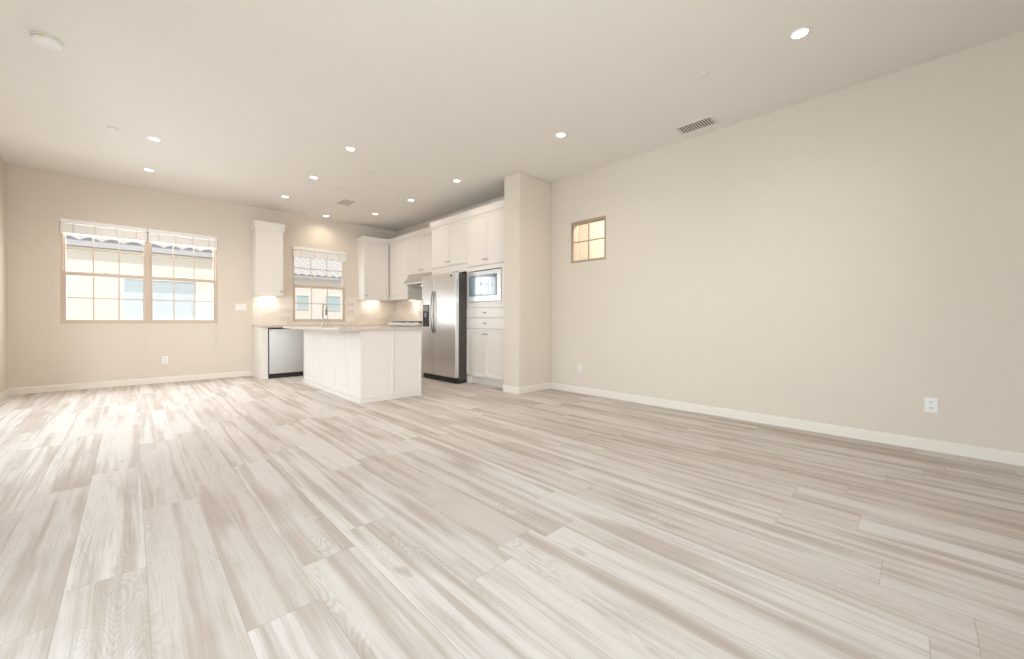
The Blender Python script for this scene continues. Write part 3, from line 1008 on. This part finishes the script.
def cover(label, x, y, r):
    t = thing('ceiling_cover_plate', label, 'ceiling cover plate', (x, y, H), 0, 'round ceiling cover plates')
    MB().lathe([(0.0, -0.011), (r - 0.004, -0.011), (r, -0.007), (r, -0.004), (r - 0.012, -0.0035), (r - 0.012, 0)], 32).build('disc', M['cover'], t)
cover('small round sprinkler cover between the ceiling vent and the nearest downlight', 3.415, 1.262, 0.045)
cover('small round sprinkler cover left of the two downlights by the double window', -0.132, 6.01, 0.045)
cover('small round sprinkler cover in front of the refrigerator cabinet', 3.173, 5.995, 0.042)
cover('round junction cover over the near half of the island', 2.383, 5.267, 0.062)
cover('round junction cover over the far half of the island, nearer the grey vent', 2.343, 6.259, 0.062)

def vent(name, label, x, y, sx, sy, n, along, bodymat, slatmat, gap_dark):
    t = thing(name, label, 'vent', (x, y, H), 0, 'ceiling air vents')
    f = 0.022
    b = MB()
    b.box(-sx / 2, -sx / 2 + f, -sy / 2, sy / 2, -0.008, 0).box(sx / 2 - f, sx / 2, -sy / 2, sy / 2, -0.008, 0)
    b.box(-sx / 2 + f, sx / 2 - f, -sy / 2, -sy / 2 + f, -0.008, 0).box(-sx / 2 + f, sx / 2 - f, sy / 2 - f, sy / 2, -0.008, 0)
    b.build('frame', bodymat, t, 0.002)
    MB().box(-sx / 2 + f, sx / 2 - f, -sy / 2 + f, sy / 2 - f, -0.0012, 0).build('duct_opening', gap_dark, t)
    ix, iy = sx / 2 - f, sy / 2 - f
    sw = (iy if along == 'x' else ix) / n * 0.46
    for i in range(n):
        if along == 'x':      # slats run along x, spread over y
            c = -iy + 2 * iy * (i + 0.5) / n
            MB().box(-ix, ix, c - sw, c + sw, -0.007, -0.0055).build('slat', slatmat, t)
        else:
            c = -ix + 2 * ix * (i + 0.5) / n
            MB().box(c - sw, c + sw, -iy, iy, -0.007, -0.0055).build('slat', slatmat, t)
    return t
vent('ceiling_vent', 'rectangular slatted air vent near the top of the right wall', 4.241, 1.632, 0.215, 0.375, 13, 'x', M['vent'], M['vent'], M['duct'])
vent('ceiling_vent', 'grey rectangular air vent over the kitchen behind the island', 2.69, 6.94, 0.20, 0.34, 9, 'y', M['vent_grey'], M['vent_grey'], M['vent_grey'])

t = thing('smoke_detector', 'round white smoke detector alone near the left end of the ceiling', 'smoke detector', (-0.434, 4.433, H))
MB().lathe([(0.062, -0.038), (0.072, -0.030), (0.075, -0.014), (0.070, -0.011), (0.070, 0.0)], 40).build('housing', M['plastic'], t)
MB().lathe([(0.078, -0.010), (0.080, -0.006), (0.080, 0.0)], 40).build('mounting_base', M['plastic'], t)
MB().lathe([(0.0, -0.043), (0.020, -0.043), (0.022, -0.037), (0.022, -0.030)], 24, (0.012, 0.0, 0)).build('test_button', M['plastic'], t)
MB().box(-0.035, -0.005, -0.0755, -0.072, -0.026, -0.018).build('warning_sticker', mat('yellow_sticker', (0.75, 0.68, 0.12), 0.5), t)

def under_light(label, loc, rz, w):
    t = thing('under_cabinet_light', label, 'light', loc, rz, 'under-cabinet lights')
    MB().box(-w / 2, w / 2, -0.03, 0.03, -0.014, 0).build('housing', M['plastic'], t, 0.003)
    MB().box(-w / 2 + 0.01, w / 2 - 0.01, -0.02, 0.02, -0.017, -0.0135).build('lens', M['led'], t)
    d = bpy.data.lights.new('under_cabinet_glow', 'AREA')
    d.shape = 'RECTANGLE'; d.size = w - 0.02; d.size_y = 0.04
    d.energy, d.color = 1.0, (1.0, 0.82, 0.62)
    o = bpy.data.objects.new('glow', d)
    COL.objects.link(o)
    o.parent = t
    o.location = (0, 0, -0.02)
under_light('light strip under the narrow cabinet left of the kitchen window', (1.80, 8.28, UB), 0, 0.26)
under_light('light strip under the cabinet right of the kitchen window', (3.80, 8.28, UB), 0, 0.30)
under_light('light strip under the cabinet beside the range hood', (4.28, 7.45, UB), PI / 2, 0.26)

# ---------------------------------------------------------------- outside
structure(MB().box(-40, 50, -30, 70, -0.5, -0.18).build('ground', M['ground']))

def tile_roof(parent, x0, x1, y_e, z_e, run, slope, material):
    """corrugated S-tile slope rising towards +Y from the eave"""
    b = MB()
    per, course = 0.38, 0.40
    nx = int((x1 - x0) / per * 8)
    rows = []
    ncr = int(run / course)
    for k in range(ncr):
        for e in (0, 1):
            v = k * course + (e * course * 0.999)
            lift = 0.05 * (1 - e)
            row = []
            for i in range(nx + 1):
                x = x0 + (x1 - x0) * i / nx
                wv = 0.085 * abs(math.sin(PI * (x - x0) / per)) ** 0.8
                row.append(b.bm.verts.new((x, y_e + v, z_e + v * slope + lift + wv)))
            rows.append(row)
    for a, c in zip(rows, rows[1:]):
        for i in range(nx):
            b.bm.faces.new((a[i], a[i + 1], c[i + 1], c[i]))
    c = MB()
    lo, hi = [], []
    for i in range(nx + 1):
        x = x0 + (x1 - x0) * i / nx
        wv = 0.085 * abs(math.sin(PI * (x - x0) / per)) ** 0.8
        lo.append((x, z_e - 0.03)); hi.append((x, z_e + 0.022 + wv))
    c.prism(lo + hi[::-1], 1, y_e + 0.015, y_e + 0.05).build('eave_closure', M['mortar'], parent)
    o = b.build('roof_tiles', material, parent)
    s = o.modifiers.new('thickness', 'SOLIDIFY')
    s.thickness = 0.025
    return o

def house(label, x0, x1, y_w, y_e, z_e, depth, wins, wall, slope=0.36):
    t = thing('neighbour_house', label, 'house', ((x0 + x1) / 2, y_w, -0.18), 0, 'houses seen through the windows')
    ox, oy, oz = t.location
    top = z_e + (y_w - y_e) * slope - 0.02 - oz
    # walls with a gable-less shed top
    MB().prism([(0, 0), (depth, 0), (depth, top + depth * slope - 0.15), (0, top - 0.15)], 0, x0 - ox, x1 - ox).build('walls', wall, t)
    rf = tile_roof(t, x0 - 0.35 - ox, x1 + 0.35 - ox, y_e - oy, z_e - oz, depth + 0.3, slope, M['roof'])
    MB().box(x0 - 0.33 - ox, x1 + 0.33 - ox, y_e + 0.01 - oy, y_e + 0.09 - oy, z_e - 0.10 - oz, z_e + 0.035 - oz).build('gutter', M['fascia'], t, 0.01)
    MB().box(x0 - 0.3 - ox, x1 + 0.3 - ox, y_e + 0.09 - oy, 0.0, z_e - 0.06 - oz, z_e - 0.03 - oz).build('soffit', wall, t)
    for a, b_, c, d_, pm in wins:
        w_ = MB()
        w_.box(a - 0.05 - ox, b_ + 0.05 - ox, -0.04, 0.0, d_ - oz, d_ + 0.05 - oz).box(a - 0.05 - ox, b_ + 0.05 - ox, -0.04, 0.0, c - 0.05 - oz, c - oz)
        w_.box(a - 0.05 - ox, a - ox, -0.04, 0.0, c - oz, d_ - oz).box(b_ - ox, b_ + 0.05 - ox, -0.04, 0.0, c - oz, d_ - oz)
        fr_ = w_.build('window', M['white_vinyl'], t)
        MB().box(a - ox, b_ - ox, -0.015, -0.001, c - oz, d_ - oz).build('pane', pm, fr_)
    return t
house('cream neighbour house with tiled eave seen through the double window', -7.0, 2.9, 14.2, 14.0, 2.87, 6.0,
      [(-0.12, 0.24, 1.05, 2.06, M['curtain']), (0.42, 1.32, 1.05, 2.05, M['curtain'])], M['stucco'])
house('ivory neighbour house with two small blue windows seen through the kitchen window', 4.2, 15.0, 22.25, 22.0, 3.25, 8.0,
      [(6.14, 6.66, 1.60, 2.25, M['pane']), (7.57, 8.27, 1.58, 2.28, M['pane']), (10.5, 11.3, 1.58, 2.28, M['pane'])], M['stucco_w'])
# made-up lit box, added for a warm glow in the small square window
SX0, SX1, SY0, SY1 = KW + T, 6.3, 1.6, 7.2
structure(MB().box(SX1, SX1 + 0.1, SY0, SY1, 0, H).build('wall_glow_box', M['glow_box']))
structure(MB().box(SX0, SX1 + 0.1, SY0 - 0.1, SY0, 0, H).build('wall_glow_box_front', M['glow_box']))
structure(MB().box(SX0, SX1 + 0.1, SY1, SY1 + 0.1, 0, H).build('wall_glow_box_back', M['glow_box']))
structure(MB().box(SX0, SX1 + 0.1, SY0 - 0.1, SY1 + 0.1, H, H + 0.12).build('ceiling_glow_box', M['ceiling']))
structure(MB().box(SX0, SX1 + 0.1, SY0 - 0.1, SY1 + 0.1, -0.12, 0).build('floor_glow_box', M['ground']))
d = bpy.data.lights.new('glow_box_lamp', 'POINT')
d.energy, d.color, d.shadow_soft_size = GLOW_BOX_W, (1.0, 0.92, 0.81), 0.1
o = bpy.data.objects.new('glow_box_lamp', d)
COL.objects.link(o)
o.location = (5.3, 3.0, 2.9)
